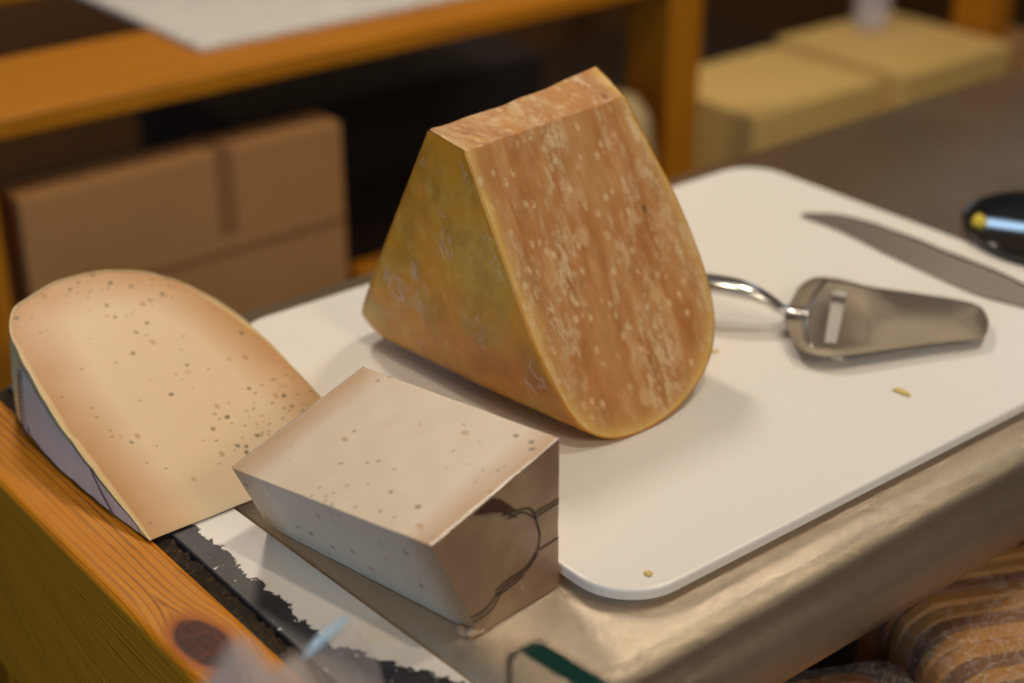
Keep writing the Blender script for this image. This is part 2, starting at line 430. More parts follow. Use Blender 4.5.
# ------------------------------------------------------------------ pine beam
t = thing('pine_beam', (.212, .5, FZ), 'orange varnished pine beam with a dark knot at the left edge of the counter', 'beam')
kc = (.2085, .4355)
cs = [(.2262, -.12), (.2262, -.0018), (.2255, -.0006), (.2235, 0.0)]
cs += [(.2235 - i * .0245 / 26, 0.0) for i in range(1, 27)]
for i in range(1, 8):
    a = R(90 + i * 90 / 7); cs.append((.199 + .0035 * math.cos(a), -.0035 + .0035 * math.sin(a)))
cs += [(.1955, -.0035 - i * .1165 / 60) for i in range(1, 61)]
vs = [.30 + i * .0022 for i in range(168)]
V, gr, kn = [], [], []
s_acc = [0.0]
for a, b in zip(cs, cs[1:]): s_acc.append(s_acc[-1] + math.hypot(b[0] - a[0], b[1] - a[1]))
s_k = None
for i, (u, z) in enumerate(cs):
    if abs(u - kc[0]) < .0006 and z == 0.0: s_k = s_acc[i]
for v in vs:
    for i, (u, z) in enumerate(cs):
        V.append((u, v, z - (.0006 if z == 0 else 0) * max(0, nz((u, v, 0), 40))))
        ds = s_acc[i] - s_k; dv = v - kc[1]
        # rings flow round the knot
        g = ds + .010 * (1 if ds > 0 else -1) * -math.exp(-(dv / .022) ** 2) * math.exp(-abs(ds) / .018)
        if u <= .1956:       # cathedral grain on the front face
            q = (-.0035 - z)
            g = .045 + q * 1.0 + 1.6 * (v - .45) ** 2 * (1 if q > .03 else q / .03)
            if q > .05: g += .25 * abs(q - .075) - .006
        gr.append(g + .0015 * nz((u, v * .3, z), 25))
        kn.append(math.hypot(ds / .0090, dv / .0175) if u > .1956 else 9)
n = len(cs); F = [(i * n + k, i * n + k + 1, (i + 1) * n + k + 1, (i + 1) * n + k) for i in range(len(vs) - 1) for k in range(n - 1)]
F += [(i * n + n - 1, i * n, (i + 1) * n, (i + 1) * n + n - 1) for i in range(len(vs) - 1)]
F += [tuple(range(n))[::-1], tuple(range((len(vs) - 1) * n, len(vs) * n))]
mesh('timber', V, F, MAT['pine'], t, smooth=True, attr={'grain': gr, 'knot': kn})
box('support_post', (.198, .224, .60, .63, FZ, -.12), MAT['rack_pine'], t, bevel=.001)

# ------------------------------------------------------------------ crumbly dark filler and painted strip
gv, gf = [], []
N = 300
for i in range(N + 1):
    v = .30 + i * .37 / N
    a = .2262 + .0010 * nz((0, v, 0), 160); b = .2338 + .0008 * nz((3, v, 0), 200)
    for k in range(7):
        u = a + (b - a) * k / 6
        gv.append((u, v, -.0022 + .0022 * nz((u, v, 0), 320)))
gf = [(i * 7 + k, i * 7 + k + 1, (i + 1) * 7 + k + 1, (i + 1) * 7 + k) for i in range(N) for k in range(6)]
nb = len(gv)
gv += [(.2262, .30, -.02), (.2338, .30, -.02), (.2338, .67, -.02), (.2262, .67, -.02)]
gf += [(nb, nb + 1, nb + 2, nb + 3), (nb, nb + 3, N * 7) + tuple(i * 7 for i in range(N - 1, -1, -1)), (nb + 1, nb + 2, N * 7 + 6) + tuple(i * 7 + 6 for i in range(N - 1, -1, -1))]
o = mesh('joint_filler', gv, gf, MAT['gap'], smooth=True, loc=(.23, .5, -.02))
tag(o, 'narrow dark crumbly joint between the pine beam and the painted strip', 'joint')
sv, sf = [], []
def rail_edge(v, u0): return u0 + .0014 + (.5068 - v) * .0503
N = 60
for i in range(N + 1):
    v = .322 + i * .3455 / N
    for u, z in ((.2335, -.020), (.2335, -.0004), (.2341, 0.0), (rail_edge(v, .2612), 0.0), (rail_edge(v, .2616), -.0004), (rail_edge(v, .2616), -.020)):
        sv.append((u, v, z))
sf = [(i * 6 + k, i * 6 + (k + 1) % 6, (i + 1) * 6 + (k + 1) % 6, (i + 1) * 6 + k) for i in range(N) for k in range(6)] + [tuple(range(6)), tuple(range(N * 6, N * 6 + 6))]
o = mesh('painted_strip', sv, sf, MAT['strip'], loc=(.248, .5, -.02))
tag(o, 'flat white-painted strip with worn black edge beside the pine beam', 'strip')
# brown seam between the strip and the steel
sv = []
for i in range(N + 1):
    v = .322 + i * .3455 / N; a = rail_edge(v, .2618)
    for u, z in ((a, -.02), (a, -.0006), (a + .0010, -.0012), (a + .0010, -.02)):
        sv.append((u, v, z))
sf = [(i * 4 + k, i * 4 + (k + 1) % 4, (i + 1) * 4 + (k + 1) % 4, (i + 1) * 4 + k) for i in range(N) for k in range(4)] + [(0, 1, 2, 3), tuple(range(N * 4, N * 4 + 4))]
o = mesh('edge_trim', sv, sf, MAT['steel'], loc=(.265, .5, -.02))
tag(o, 'thin grey metal trim running along the right edge of the painted strip', 'trim')

# ------------------------------------------------------------------ cutting board
def rrect(x0, x1, y0, y1, r, seg=10):
    p = []
    for cx, cy, a0 in ((x1 - r, y0 + r, -90), (x1 - r, y1 - r, 0), (x0 + r, y1 - r, 90), (x0 + r, y0 + r, 180)):
        for i in range(seg + 1):
            a = R(a0 + 90 * i / seg); p.append((cx + r * math.cos(a), cy + r * math.sin(a)))
    return p
bd = (.3335, .7115, .3465, .6405); V, F = [], []
BZ = .009
lay = [(.0065, .0012), (.0060, .0003), (.0045, .0036), (0, .0044), (0, BZ - .0012), (-.0004, BZ - .0004), (-.0014, BZ)]
rings = [rrect(bd[0] + abs(d), bd[1] - abs(d), bd[2] + abs(d), bd[3] - abs(d), .026 - abs(d)) for d, z in lay]
# bottom ring, sides, top
for (d, z), rg in zip(lay, rings): V += [(x, y, max(z, .0003)) for x, y in rg]
n = len(rings[0]); F = [(i * n + k, i * n + (k + 1) % n, (i + 1) * n + (k + 1) % n, (i + 1) * n + k) for i in range(len(lay) - 1) for k in range(n)]
F += [tuple(range(n))[::-1], tuple(range((len(lay) - 1) * n, len(lay) * n))]
o = mesh('cutting_board', V, F, MAT['board'], loc=(.52, .49, 0))
tag(o, 'white plastic cutting board with rounded corners lying on the steel counter', 'cutting board')

# ------------------------------------------------------------------ wheel wedge builder
def pathdist(p, path):
    best = 9
    for a, b in zip(path, path[1:]):
        d = b - a; L = d.length_squared
        tt = 0 if L == 0 else max(0, min(1, (p - a).dot(d) / L))
        best = min(best, (p - (a + d * tt)).length)
    return best

def inset(path, d):
    out = []
    for i, p in enumerate(path):
        tg = (path[min(i + 1, len(path) - 1)] - path[max(i - 1, 0)]).normalized()
        out.append(p + Vector((tg.y, -tg.x)) * d)     # path runs clockwise round the section
    return out

def section_fill(path, centre, rings, nbase):
    """closed loop = path + straight base; returns 2-D verts, faces"""
    loop = list(path)
    a, b = path[-1], path[0]
    for i in range(1, nbase): loop.append(a.lerp(b, i / nbase))
    n = len(loop); V, F = [], []
    for t_ in rings[:-1]:
        V += [p.lerp(centre, t_) for p in loop]
    V.append(centre); ci = len(V) - 1; k = len(rings) - 1
    for r_ in range(k - 1):
        F += [(r_ * n + i, r_ * n + (i + 1) % n, (r_ + 1) * n + (i + 1) % n, (r_ + 1) * n + i) for i in range(n)]
    F += [((k - 1) * n + i, (k - 1) * n + (i + 1) % n, ci) for i in range(n)]
    return V, F

# --- herb cheese wedge lying at the left
P0 = Vector((.2238, .5060, .0012)); Uw = Vector((1, .0130, 0)).normalized(); Vw = Vector((-.0130, 1, 0)).normalized()
T = R(20)
D2 = [(0, 0), (-.0022, .038), (-.003, .076), (-.001, .102), (.0, .115), (.002, .127), (.005, .136), (.0115, .1445), (.0225, .1495), (.036, .1530), (.054, .1522), (.069, .147), (.081, .138), (.0925, .121), (.1005, .099), (.1045, .070), (.1065, .036), (.1071, 0)]
D2 = [Vector(p) for p in catmull([Vector((a, b, 0)) for a, b in D2], 7)]
D2 = [Vector((p.x, p.y)) for p in D2]
D2 = [p + Vector((.0006 * nz((p.x, p.y, 0), 130), .0006 * nz((p.x, p.y, 5), 130))) for p in D2]
def wmap(x, r_, ph, lift=0.0):
    return P0 + Uw * x + Vw * (r_ * math.cos(ph)) + Vector((0, 0, r_ * math.sin(ph)))
cw = thing('cheese_wedge', tuple(P0 + Uw * .053 + Vw * .07), 'large pale herb-flecked cheese wedge with a domed outline lying at the left of the board', 'cheese')
D_in = inset(D2, .0007)
RG = [0, .008, .02, .04, .07, .1, .14, .19, .25, .32, .4, .5, .6, .7, .8, .9, 1]
fv, ff = section_fill(D_in, Vector((.053, .055)), RG, 24)
PV, PF, ED = [], [], []
top = []
for p in fv:
    q = wmap(p.x, p.y, T); q += Vector((0, 0, .00018 * nz((p.x, p.y, 1), 60)))
    top.append(q); ED.append(pathdist(p, D2))
PV += top; PF += ff
off = len(PV); PV += [wmap(p.x, p.y, 0) for p in fv]; ED += [pathdist(p, D2) for p in fv]; PF += [tuple(i + off for i in q) for q in ff]
off = len(PV); K = 7
for k in range(K): PV += [wmap(p.x, p.y, T * k / (K - 1)) for p in D_in]; ED += [0] * len(D_in)
n = len(D_in)
PF += [(off + k * n + i, off + k * n + i + 1, off + (k + 1) * n + i + 1, off + (k + 1) * n + i) for k in range(K - 1) for i in range(n - 1)]
mesh('cheese_paste', PV, PF, MAT['paste_a'], cw, smooth=True, attr={'edge': ED})
def rind_shell(path, inn, mp, phs, mat, parent, name='rind', i0=0, i1=None, lift=0.0):
    i1 = i1 or len(path); a = path[i0:i1]; b = inn[i0:i1]; n = len(a); V = []; F = []
    for ph in phs:
        V += [mp(p.x, p.y, ph) for p in a] + [mp(p.x, p.y, ph) for p in b]
    m_ = 2 * n
    for k in range(len(phs) - 1):
        for i in range(n - 1):
            F.append((k * m_ + i, k * m_ + i + 1, (k + 1) * m_ + i + 1, (k + 1) * m_ + i))
    for k in (0, len(phs) - 1):
        for i in range(n - 1): F.append((k * m_ + i, k * m_ + i + 1, k * m_ + n + i + 1, k * m_ + n + i))
    return mesh(name, V, F, mat, parent, smooth=False)
rind_shell(D2, D_in, wmap, [T * k / 8 - (0.002 if k == 0 else 0) + (.002 if k == 8 else 0) for k in range(9)], MAT['rind_edge'], cw)
# lilac paper on the flat side, with purple lettering-like marks at its far end
V, F = [], []
i_end = max(i for i, p in enumerate(D2[:60]) if p.y < .116)
rows = 6
for i in range(2, i_end + 1):
    p = D2[i]
    for k in range(rows):
        ph = T * (.02 + .90 * k / (rows - 1)); q = wmap(p.x - .0004, p.y, ph); V.append(q)
cnt = i_end - 1
F = [(i * rows + k, i * rows + k + 1, (i + 1) * rows + k + 1, (i + 1) * rows + k) for i in range(cnt - 1) for k in range(rows - 1)]
lab = mesh('paper_label', V, F, MAT['lilac'], cw, label='lilac paper label on the flat side')
V, F = [], []
for k in range(13):
    f0 = .10 + k * .063
    for r0, r1 in ((.1105, .1135),):
        rr0 = r0 + .0006 * nz((k, 0, 0), 3.3); rr1 = r1 - .0008 * nz((k, 4, 0), 3.3)
        b = len(V)
        V += [wmap(-.0022, rr0, T * f0), wmap(-.0022, rr1, T * f0), wmap(-.0022, rr1, T * (f0 + .035)), wmap(-.0022, rr0, T * (f0 + .040))]
        F.append((b, b + 1, b + 2, b + 3))
b = len(V)
V += [wmap(-.0030, .106, T * .04), wmap(-.0030, .1095, T * .04), wmap(-.0030, .110, T * .12), wmap(-.0030, .1075, T * .14)]
F.append((b, b + 1, b + 2, b + 3))
mesh('printed_marks', V, F, MAT['lilac_ink'], cw, label='row of small dark purple printed marks')
# a thin dark wrapper line near the tip
V, F = tube([wmap(-.0028, .045, T * .95), wmap(-.0030, .034, T * .55), wmap(-.0028, .026, T * .06)], .0003, 6)
mesh('wrapper_seam', V, F, MAT['lilac_ink'], cw)

# --- small herb cheese block
b1 = Vector((.2668, .4862, 0)); b2 = Vector((.2885, .3760, 0)); b3 = Vector((.3308, .3813, 0)); b4 = Vector((.3098, .4905, 0))
T1 = Vector((.2467, .4748, .0410)); T2 = Vector((.2668, .3742, .0500)); T3 = Vector((.3308, .3819, .0655)); T4 = Vector((.3156, .4852, .0576))
for p in (b1, b2, b3, b4): p.z = .0006
blk = thing('cheese_wedge', ((b1 + b2 + b3 + b4) / 4).to_tuple(), 'small wedge-shaped cheese block with a twig drawn on its rind, on bare steel', 'cheese')
def jit(p, amp=.00018):
    return p + Vector((nz(p, 90, 1), nz(p, 90, 7), nz(p, 90, 13))) * amp
def bil(a, b, c, d, s, t_): return (a.lerp(b, s)).lerp(d.lerp(c, s), t_)
PV, PF, ED = [], [], []
Ll = (T1 - T2).length
def face(a, b, c, d, nx, ny, edf):
    off = len(PV)
    for j in range(ny + 1):
        for i in range(nx + 1):
            s, t_ = i / nx, j / ny
            PV.append(jit(bil(a, b, c, d, s, t_))); ED.append(edf(s, t_))
    for j in range(ny):
        for i in range(nx):
            k = off + j * (nx + 1) + i; PF.append((k, k + 1, k + nx + 2, k + nx + 1))
e_len = lambda s, t_: min(s, 1 - s) * Ll
face(T2, T1, T4, T3, 70, 50, e_len)           # top
face(b2, b1, T1, T2, 70, 34, e_len)           # near cut face
face(b3, b4, T4, T3, 40, 20, e_len)           # far cut face
face(b2, b1, b4, b3, 20, 12, e_len)
face(b2, b3, T3, T2, 30, 30, lambda s, t_: 0)
face(b1, b4, T4, T1, 30, 30, lambda s, t_: 0)
mesh('cheese_paste', PV, PF, MAT['paste_b'], blk, smooth=True, attr={'edge': ED})
def slab(a, b, c, d, out, th, nx=30, ny=30):
    V = []; F = []
    for lay_ in (0, 1):
        for j in range(ny + 1):
            for i in range(nx + 1):
                p = jit(bil(a, b, c, d, i / nx, j / ny)); V.append(p + out * (th * lay_ + .00001))
    m_ = (nx + 1) * (ny + 1)
    for j in range(ny):
        for i in range(nx):
            k = j * (nx + 1) + i; F.append((k + m_, k + m_ + 1, k + m_ + nx + 2, k + m_ + nx + 1))
    bord = [i for i in range(nx + 1)] + [(j) * (nx + 1) + nx for j in range(1, ny + 1)] + [ny * (nx + 1) + i for i in range(nx - 1, -1, -1)] + [j * (nx + 1) for j in range(ny - 1, 0, -1)]
    for i in range(len(bord)):
        p, q = bord[i], bord[(i + 1) % len(bord)]; F.append((p, q, q + m_, p + m_))
    return V, F
oR = (b3 - b2).cross(T2 - b2).normalized()
if oR.y > 0: oR = -oR
V, F = slab(b2, b3, T3, T2, oR, .0006)
mesh('rind', V, F, MAT['rind_pale'], blk, smooth=False, label='rind face with mauve-brown mottling')
oL = (b4 - b1).cross(T1 - b1).normalized()
if oL.y < 0: oL = -oL
V, F = slab(b1, b4, T4, T1, oL, .0006)
mesh('rind', V, F, MAT['rind_pale'], blk, smooth=False)
# printed twig on the rind
def onface(s, t_): return bil(b2, b3, T3, T2, s, t_) + oR * .0010
def ribbon(pts, w=.0006):
    P = catmull([Vector((a, b, 0)) for a, b in pts], 5) if len(pts) > 2 else [Vector((a, b, 0)) for a, b in pts]
    P3 = [onface(p.x, p.y) for p in P]; V = []; F = []
    for i, p in enumerate(P3):
        d = (P3[min(i + 1, len(P3) - 1)] - P3[max(i - 1, 0)]).normalized(); s = d.cross(oR).normalized()
        ww = w * (.75 + .5 * abs(nz(p, 300)))
        V += [p + s * ww, p - s * ww]
    F = [(2 * i, 2 * i + 1, 2 * i + 3, 2 * i + 2) for i in range(len(P3) - 1)]
    return V, F
LN = [[(.496, .804), (.596, .765), (.71, .709), (.76, .642), (.785, .545), (.801, .454), (.775, .377), (.692, .315), (.58, .295), (.421, .300), (.298, .285)],
      [(.532, .747), (.634, .727), (.715, .66), (.777, .586)], [(.485, .852), (.609, .711)],
      [(.771, .341), (.659, .283), (.493, .27), (.356, .261), (.171, .196), (.01, .201)],
      [(.599, .254), (.402, .234), (.288, .256)], [(.35, .242), (.21, .158), (.01, .15)],
      [(.764, .639), (.998, .607)], [(.768, .606), (.998, .584)], [(.778, .356), (.998, .344)]]
V, F = join(*[ribbon(l, .00042) for l in LN])
mesh('printed_twig', V, F, MAT['print'], blk, label='thin dark drawn twig lines')
leaf = [(.30, .972), (.375, .982), (.453, .984), (.518, .914), (.575, .826), (.616, .754), (.52, .815), (.429, .877)]
V = [onface(*p) for p in leaf]; mesh('printed_leaf', V, [tuple(range(len(V)))], MAT['print_leaf'], blk, label='brown leaf-shaped print')
# ragged crumb at the near bottom corner
V, F = [], []
bm = bmesh.new(); bmesh.ops.create_icosphere(bm, subdivisions=3, radius=1)
def lump(c, sx, sy, sz, seed, amp=.35, fr=2.0):
    V = [Vector(c) + Vector((v.co.x * sx, v.co.y * sy, v.co.z * sz)) * (1 + amp * noise.noise(v.co * fr + Vector((seed, 0, 0)))) for v in bm.verts]
    return V, [tuple(v.index for v in f.verts) for f in bm.faces]
vf = [lump((.2872, .3772, .0022), .0032, .0022, .0020, 1), lump((.2850, .3805, .0016), .0020, .0030, .0013, 4), lump((.2895, .3766, .0015), .002, .0015, .0014, 7)]
V, F = join(*vf); mesh('ragged_edge', V, F, MAT['paste_b'], blk, smooth=True, attr={'edge': [.009] * len(V)})

# --- big aged wedge standing on the board
big = thing('cheese_wedge', (.432, .505, BZ), 'big aged cheese wedge with yellow wrapped rind standing upright on the white board', 'cheese')
ang = R(2)
A = Vector((math.cos(ang), math.sin(ang), 0)); E = Vector((math.sin(ang), -math.cos(ang), 0)); Z = Vector((0, 0, 1))
O = Vector((.3809, .5004, 0))
PH = R(28.5)
Tb = O + E * -.0243 + Z * .1338; Tf = O + E * -.0017 + Z * .1302     # back / front ends of the truncated top, at x=0
sec = [(0, 0), (.0005, .02), (.0012, .045), (.0018, .070), (.0030, .092), (.0058, .110), (.0105, .1245), (.0170, .1320), (.0260, .1368), (.0360, .1388), (.0480, .1393), (.0620, .1375), (.0770, .1325), (.0900, .1250), (.0985, .1165), (.1050, .1045), (.1080, .090), (.1085, .0786), (.1075, .060), (.1050, .0407), (.1000, .018), (.0956, -.0038)]
sec = [Vector((p.x, p.y)) for p in catmull([Vector((a, b, 0)) for a, b in sec], 6)]
sec_in = inset(sec, .0009)
def bmap(x, r_, ph, wob=True):
    f = (ph + PH) / (2 * PH)
    o = Tb.lerp(Tf, f)
    rise = .0062 * (x / .0965) ** 2 * (1 - f)
    # top edge irregularities die out down the face
    k = max(0, 1 - max(r_, 0) / .02)
    o = o + Z * (rise * k + .0008 * k * nz((x, f, 0), 70))
    rm = (o.z - BZ - .0003) / math.cos(ph * (1.035 if ph > 0 else 1.0))
    base = .1393 * (1.0)
    sc = (rm - .0003 * (ph / PH) ** 2 - .0070 * max(0, (-ph - R(22)) / R(6.5)) ** 1.8) / base if abs(r_) > 0 else 1
    if x < .036: x = x * (1 - .92 * (1 - f) ** .8 * (1 - (x / .036) ** 2))
    w_ = max(0, min(1, r_ / .1393)); sc_ = 1 + (sc - 1) * w_ ** 1.0
    # back face rim is rounder
    ph = ph * (1.035 if ph > 0 else 1.0)
    return o + A * x + (E * math.sin(ph) - Z * math.cos(ph)) * (r_ * sc_)
def build_big():
    PV, PF, ED, AL, DN = [], [], [], [], []
    rings = [0, .006, .014, .026, .04, .06, .085, .11, .14, .18, .22, .27, .32, .38, .44, .5, .56, .62, .68, .74, .8, .87, .94, 1]
    fv, ff = section_fill(sec_in, Vector((.052, .065)), rings, 40)
    path = sec
    for ph, sg in ((PH, 1), (-PH, -1)):
        nrm = (E * math.cos(ph) + Z * math.sin(ph)) * (1 if sg > 0 else -1)
        off = len(PV)
        for p in fv:
            d = pathdist(p, path)
            q = bmap(p.x, p.y, ph)
            inside = min(1, d / .004) * min(1, max(0, p.y) / .003)
            q = q + nrm * inside * (.0011 * nz((p.x * 1.4, p.y * .6, sg), 90) + .0006 * nz((p.x, p.y * .5, sg), 220))
            PV.append(q); ED.append(d); AL.append(p.x); DN.append(p.y)
        PF += [tuple(i + off for i in f) for f in ff]
    # truncated top
    off = len(PV); NX, NY = 60, 10
    a, b = sec_in[0], sec_in[-1]
    for j in range(NY + 1):
        ph = -PH + 2 * PH * j / NY
        for i in range(NX + 1):
            p = a.lerp(b, i / NX); q = bmap(p.x, p.y, ph)
            ins = min(1, min(j, NY - j) / 2) * min(1, min(i, NX - i) / 4)
            q = q + Z * ins * (.0010 * nz((p.x, j * .003, 3), 110))
            PV.append(q); ED.append(min(p.x, .0956 - p.x) + .001); AL.append(p.x); DN.append(-.03 + j * .0025)
    for j in range(NY):
        for i in range(NX):
            k = off + j * (NX + 1) + i; PF.append((k, k + 1, k + NX + 2, k + NX + 1))
    # hidden side skin under the rind
    off = len(PV); K = 9; n = len(sec_in)
    for k in range(K):
        PV.extend(bmap(p.x, p.y, -PH + 2 * PH * k / (K - 1)) for p in sec_in)
        ED.extend([0] * n); AL.extend(p.x for p in sec_in); DN.extend(p.y for p in sec_in)
    for k in range(K - 1):
        for i in range(n - 1):
            PF.append((off + k * n + i, off + k * n + i + 1, off + (k + 1) * n + i + 1, off + (k + 1) * n + i))
    mesh('cheese_paste', PV, PF, MAT['old_paste'], big, smooth=True, attr={'edge': ED, 'along': AL, 'down': DN})
build_big()
phs = [-PH + 2 * PH * k / 48 for k in range(49)]
def rbmap(x, r_, ph):
    q = bmap(x, r_, ph)
    q = q - A * .0011 * max(0, 1 - x / .03) * (1 - (ph + PH) / (2 * PH))
    if x < .03: q = q - A * .0004 * nz((q.y, q.z, 1), 35) * min(1, (PH - abs(ph)) / .08)
    return q
o = rind_shell(sec, sec_in, rbmap, phs, MAT['old_rind'], big)
for p in o.data.polygons: p.use_smooth = True
# cling film hugging the yellow side
V, F = [], []
half = [p for p in sec if p.x < .030]
fph = [-PH * .99 + 2 * PH * .985 * k / 40 for k in range(41)]
for ph in fph:
    for p in half:
        q = bmap(p.x, p.y, ph)
        nrm = -A * .9 if p.y < .11 else (-A * .5 + (E * math.sin(ph) - Z * math.cos(ph)) * .1)
        V.append(q + nrm * (.0024 + .0006 * nz(q, 90)))
n = len(half); F = [(k * n + i, k * n + i + 1, (k + 1) * n + i + 1, (k + 1) * n + i) for k in range(len(fph) - 1) for i in range(n - 1)]
mesh('cling_film', V, F, MAT['film_tight'], big, smooth=True, label='clear crinkled cling film over the yellow rind')

# ------------------------------------------------------------------ cheese slicer
sl = thing('cheese_slicer', (.585, .44, BZ), 'steel cheese slicer with a slotted spade blade lying behind the big cheese', 'cheese slicer')
out = [(.5947, .486), (.6028, .4763), (.6081, .461), (.6201, .4419), (.6319, .4232), (.6345, .4133), (.6284, .4038), (.6194, .3967), (.6097, .3919), (.6033, .3929), (.5814, .4025), (.5518, .4143), (.5377, .4204), (.5312, .4257), (.5281, .4335), (.5311, .4418), (.5400, .4540), (.5480, .4640), (.5560, .4705), (.5664, .4762), (.5813, .4842)]
slot = [(.5920, .4715), (.5965, .4660), (.5466, .4300), (.5438, .4350)]
bmx = bmesh.new()
def addloop(pts):
    vs_ = [bmx.verts.new((x, y, 0)) for x, y in pts]
    return [bmx.edges.new((vs_[i], vs_[(i + 1) % len(vs_)])) for i in range(len(vs_))]
oc = [(p.x, p.y) for p in catmull([Vector((a, b, 0)) for a, b in out], 4, True)]
ed = addloop(oc) + addloop(slot)
bmesh.ops.triangle_fill(bmx, use_beauty=True, use_dissolve=False, edges=ed)
bmesh.ops.subdivide_edges(bmx, edges=bmx.edges[:], cuts=1)
def zb(x, y):   # gently dished spade
    c = Vector((x - .565, y - .452)); ax = Vector((.70, -.714)); t_ = c.dot(ax); w = c.dot(Vector((.714, .70)))
    return BZ + .0065 + .0006 * math.sin(t_ * 40) + .9 * w * w + .0012 * max(0, min(1, (-t_ - .006) / .01))
for v in bmx.verts: v.co.z = zb(v.co.x, v.co.y)
V = [v.co.copy() for v in bmx.verts]; bmx.verts.index_update(); F = [tuple(v.index for v in f.verts) for f in bmx.faces]; bmx.free()
o = mesh('blade', V, F, MAT['blade'], sl, smooth=True)
s_ = o.modifiers.new('s', 'SOLIDIFY'); s_.thickness = .0012; s_.offset = -1
# the raised rib across the shoulder and the sharp lip under the slot
rib = [(.5953, .4792), (.5799, .473), (.5664, .4643), (.5503, .4526), (.5396, .4431), (.5340, .4345)]
V, F = tube(catmull([(x, y, zb(x, y) + .0005) for x, y in rib], 5), .0011, 8, .6)
mesh('rib', V, F, MAT['handle_steel'], sl, smooth=True)
V, F = [], []
for i in range(12):
    f = i / 11; x = .5960 - f * .0486; y = .4655 - f * .0350
    for dx, dy, z in ((0, 0, zb(x, y) - .0005), (.0022, -.0028, zb(x, y) - .0035), (.0050, -.0058, BZ + .0003), (.0046, -.0060, BZ + .0012), (.0026, -.0030, zb(x, y) - .0015)):
        V.append((x + dx * .6, y + dy * .6, z))
F = [(i * 5 + k, i * 5 + (k + 1) % 5, (i + 1) * 5 + (k + 1) % 5, (i + 1) * 5 + k) for i in range(11) for k in range(5)]
mesh('slicing_lip', V, F, MAT['blade'], sl)
neck = [(.5600, .4590, .0175), (.5530, .4655, .0180), (.5470, .4720, .0215)]
V, F = tube(catmull(neck, 4), .0038, 12, .6); mesh('neck', V, F, MAT['handle_steel'], sl, smooth=True)
hp = catmull([(.5495, .4690, .0200), (.5430, .4760, .0255), (.5360, .4850, .0285), (.5260, .4975, .0300), (.5150, .5160, .0280), (.5060, .5350, .0230), (.5000, .5540, .0170), (.4970, .5720, .0143)], 6)
rr = [.0036 + .0032 * min(1, i / 12) for i in range(len(hp))]; rr[-1] = .002
V, F = tube(hp, rr, 14, .62); mesh('handle', V, F, MAT['handle_steel'], sl, smooth=True)

MAT['knife'] = steel_mat('dull_knife_steel', (.30, .26, .22), .28)
# ------------------------------------------------------------------ knife
kn_ = thing('knife', (.675, .47, BZ), 'dark narrow knife lying near the far right edge of the white board', 'knife')
ridge = [(.6684, .5594), (.6800, .5440), (.6830, .5227), (.6815, .5008), (.6797, .4781), (.6781, .4571), (.6787, .4383), (.6756, .4151), (.674, .395), (.673, .375)]
lowr = [(.6660, .5585), (.6665, .5293), (.6618, .497), (.6588, .468), (.6565, .4404), (.6569, .4255), (.6600, .4140), (.6630, .4020), (.664, .390), (.665, .375)]
uppr = [(.6690, .5600), (.6825, .5450), (.6862, .5256), (.6862, .5063), (.6876, .4859), (.6900, .4678), (.6890, .447), (.6861, .4225), (.683, .400), (.680, .375)]
R3 = [catmull([Vector((x, y, z)) for x, y in L_], 6) for L_, z in ((lowr, BZ + .0006), (ridge, BZ + .0056), (uppr, BZ + .0010))]
V, F = [], []
n = len(R3[0])
for i in range(n):
    f = i / (n - 1); hz = .0012 + .0044 * min(1, f * 2.5)
    a, b, c_ = R3[0][i], R3[1][i], R3[2][i]
    V += [(a.x, a.y, BZ + .0003), (a.x, a.y, BZ + .0010), (b.x - .0006, b.y, BZ + hz), (b.x + .0006, b.y, BZ + hz), (c_.x, c_.y, BZ + .0012), (c_.x, c_.y, BZ + .0003)]
F = [(i * 6 + k, i * 6 + (k + 1) % 6, (i + 1) * 6 + (k + 1) % 6, (i + 1) * 6 + k) for i in range(n - 1) for k in range(6)] + [tuple(range(6)), tuple(range((n - 1) * 6, n * 6))]
mesh('blade', V, F, MAT['knife'], kn_, smooth=False)
V, F = tube([(p.x, p.y, BZ + .0008 + .0048 * min(1, i / (n - 1) * 2.5)) for i, p in enumerate(R3[1])], .0009, 8)  # dark tube paints in the shading along the spine
mesh('spine', V, F, MAT['dark'], kn_, smooth=True, label='spine of the knife with its shading painted dark')
V, F = tube(catmull([(.668, .380, .0150), (.669, .366, .0150), (.671, .352, .0150), (.672, .340, .0150)], 4), [.005] * 12 + [.0045], 12, .9)
mesh('handle', V, F, MAT['black'], kn_, smooth=True)

# ------------------------------------------------------------------ black dish
def lathe(prof, cx, cy, seg=64):
    V = [(cx + r_ * math.cos(2 * math.pi * k / seg), cy + r_ * math.sin(2 * math.pi * k / seg), z) for r_, z in prof for k in range(seg)]
    n = len(prof); F = [(i * seg + k, i * seg + (k + 1) % seg, (i + 1) * seg + (k + 1) % seg, (i + 1) * seg + k) for i in range(n - 1) for k in range(seg)]
    F += [tuple(range(seg))[::-1], tuple(range((n - 1) * seg, n * seg))]
    return V, F
V, F = lathe([(.043, .0002), (.047, .0015), (.050, .008), (.0520, .0150), (.0515, .0165), (.0495, .0160), (.0470, .0125), (.041, .0105), (.001, .0105)], .7795 - .024, .4778 - .028)
o = mesh('black_dish', V, F, MAT['black'], smooth=True, loc=(.7555, .4498, 0))
tag(o, 'glossy black round dish on the steel beyond the cutting board', 'dish')

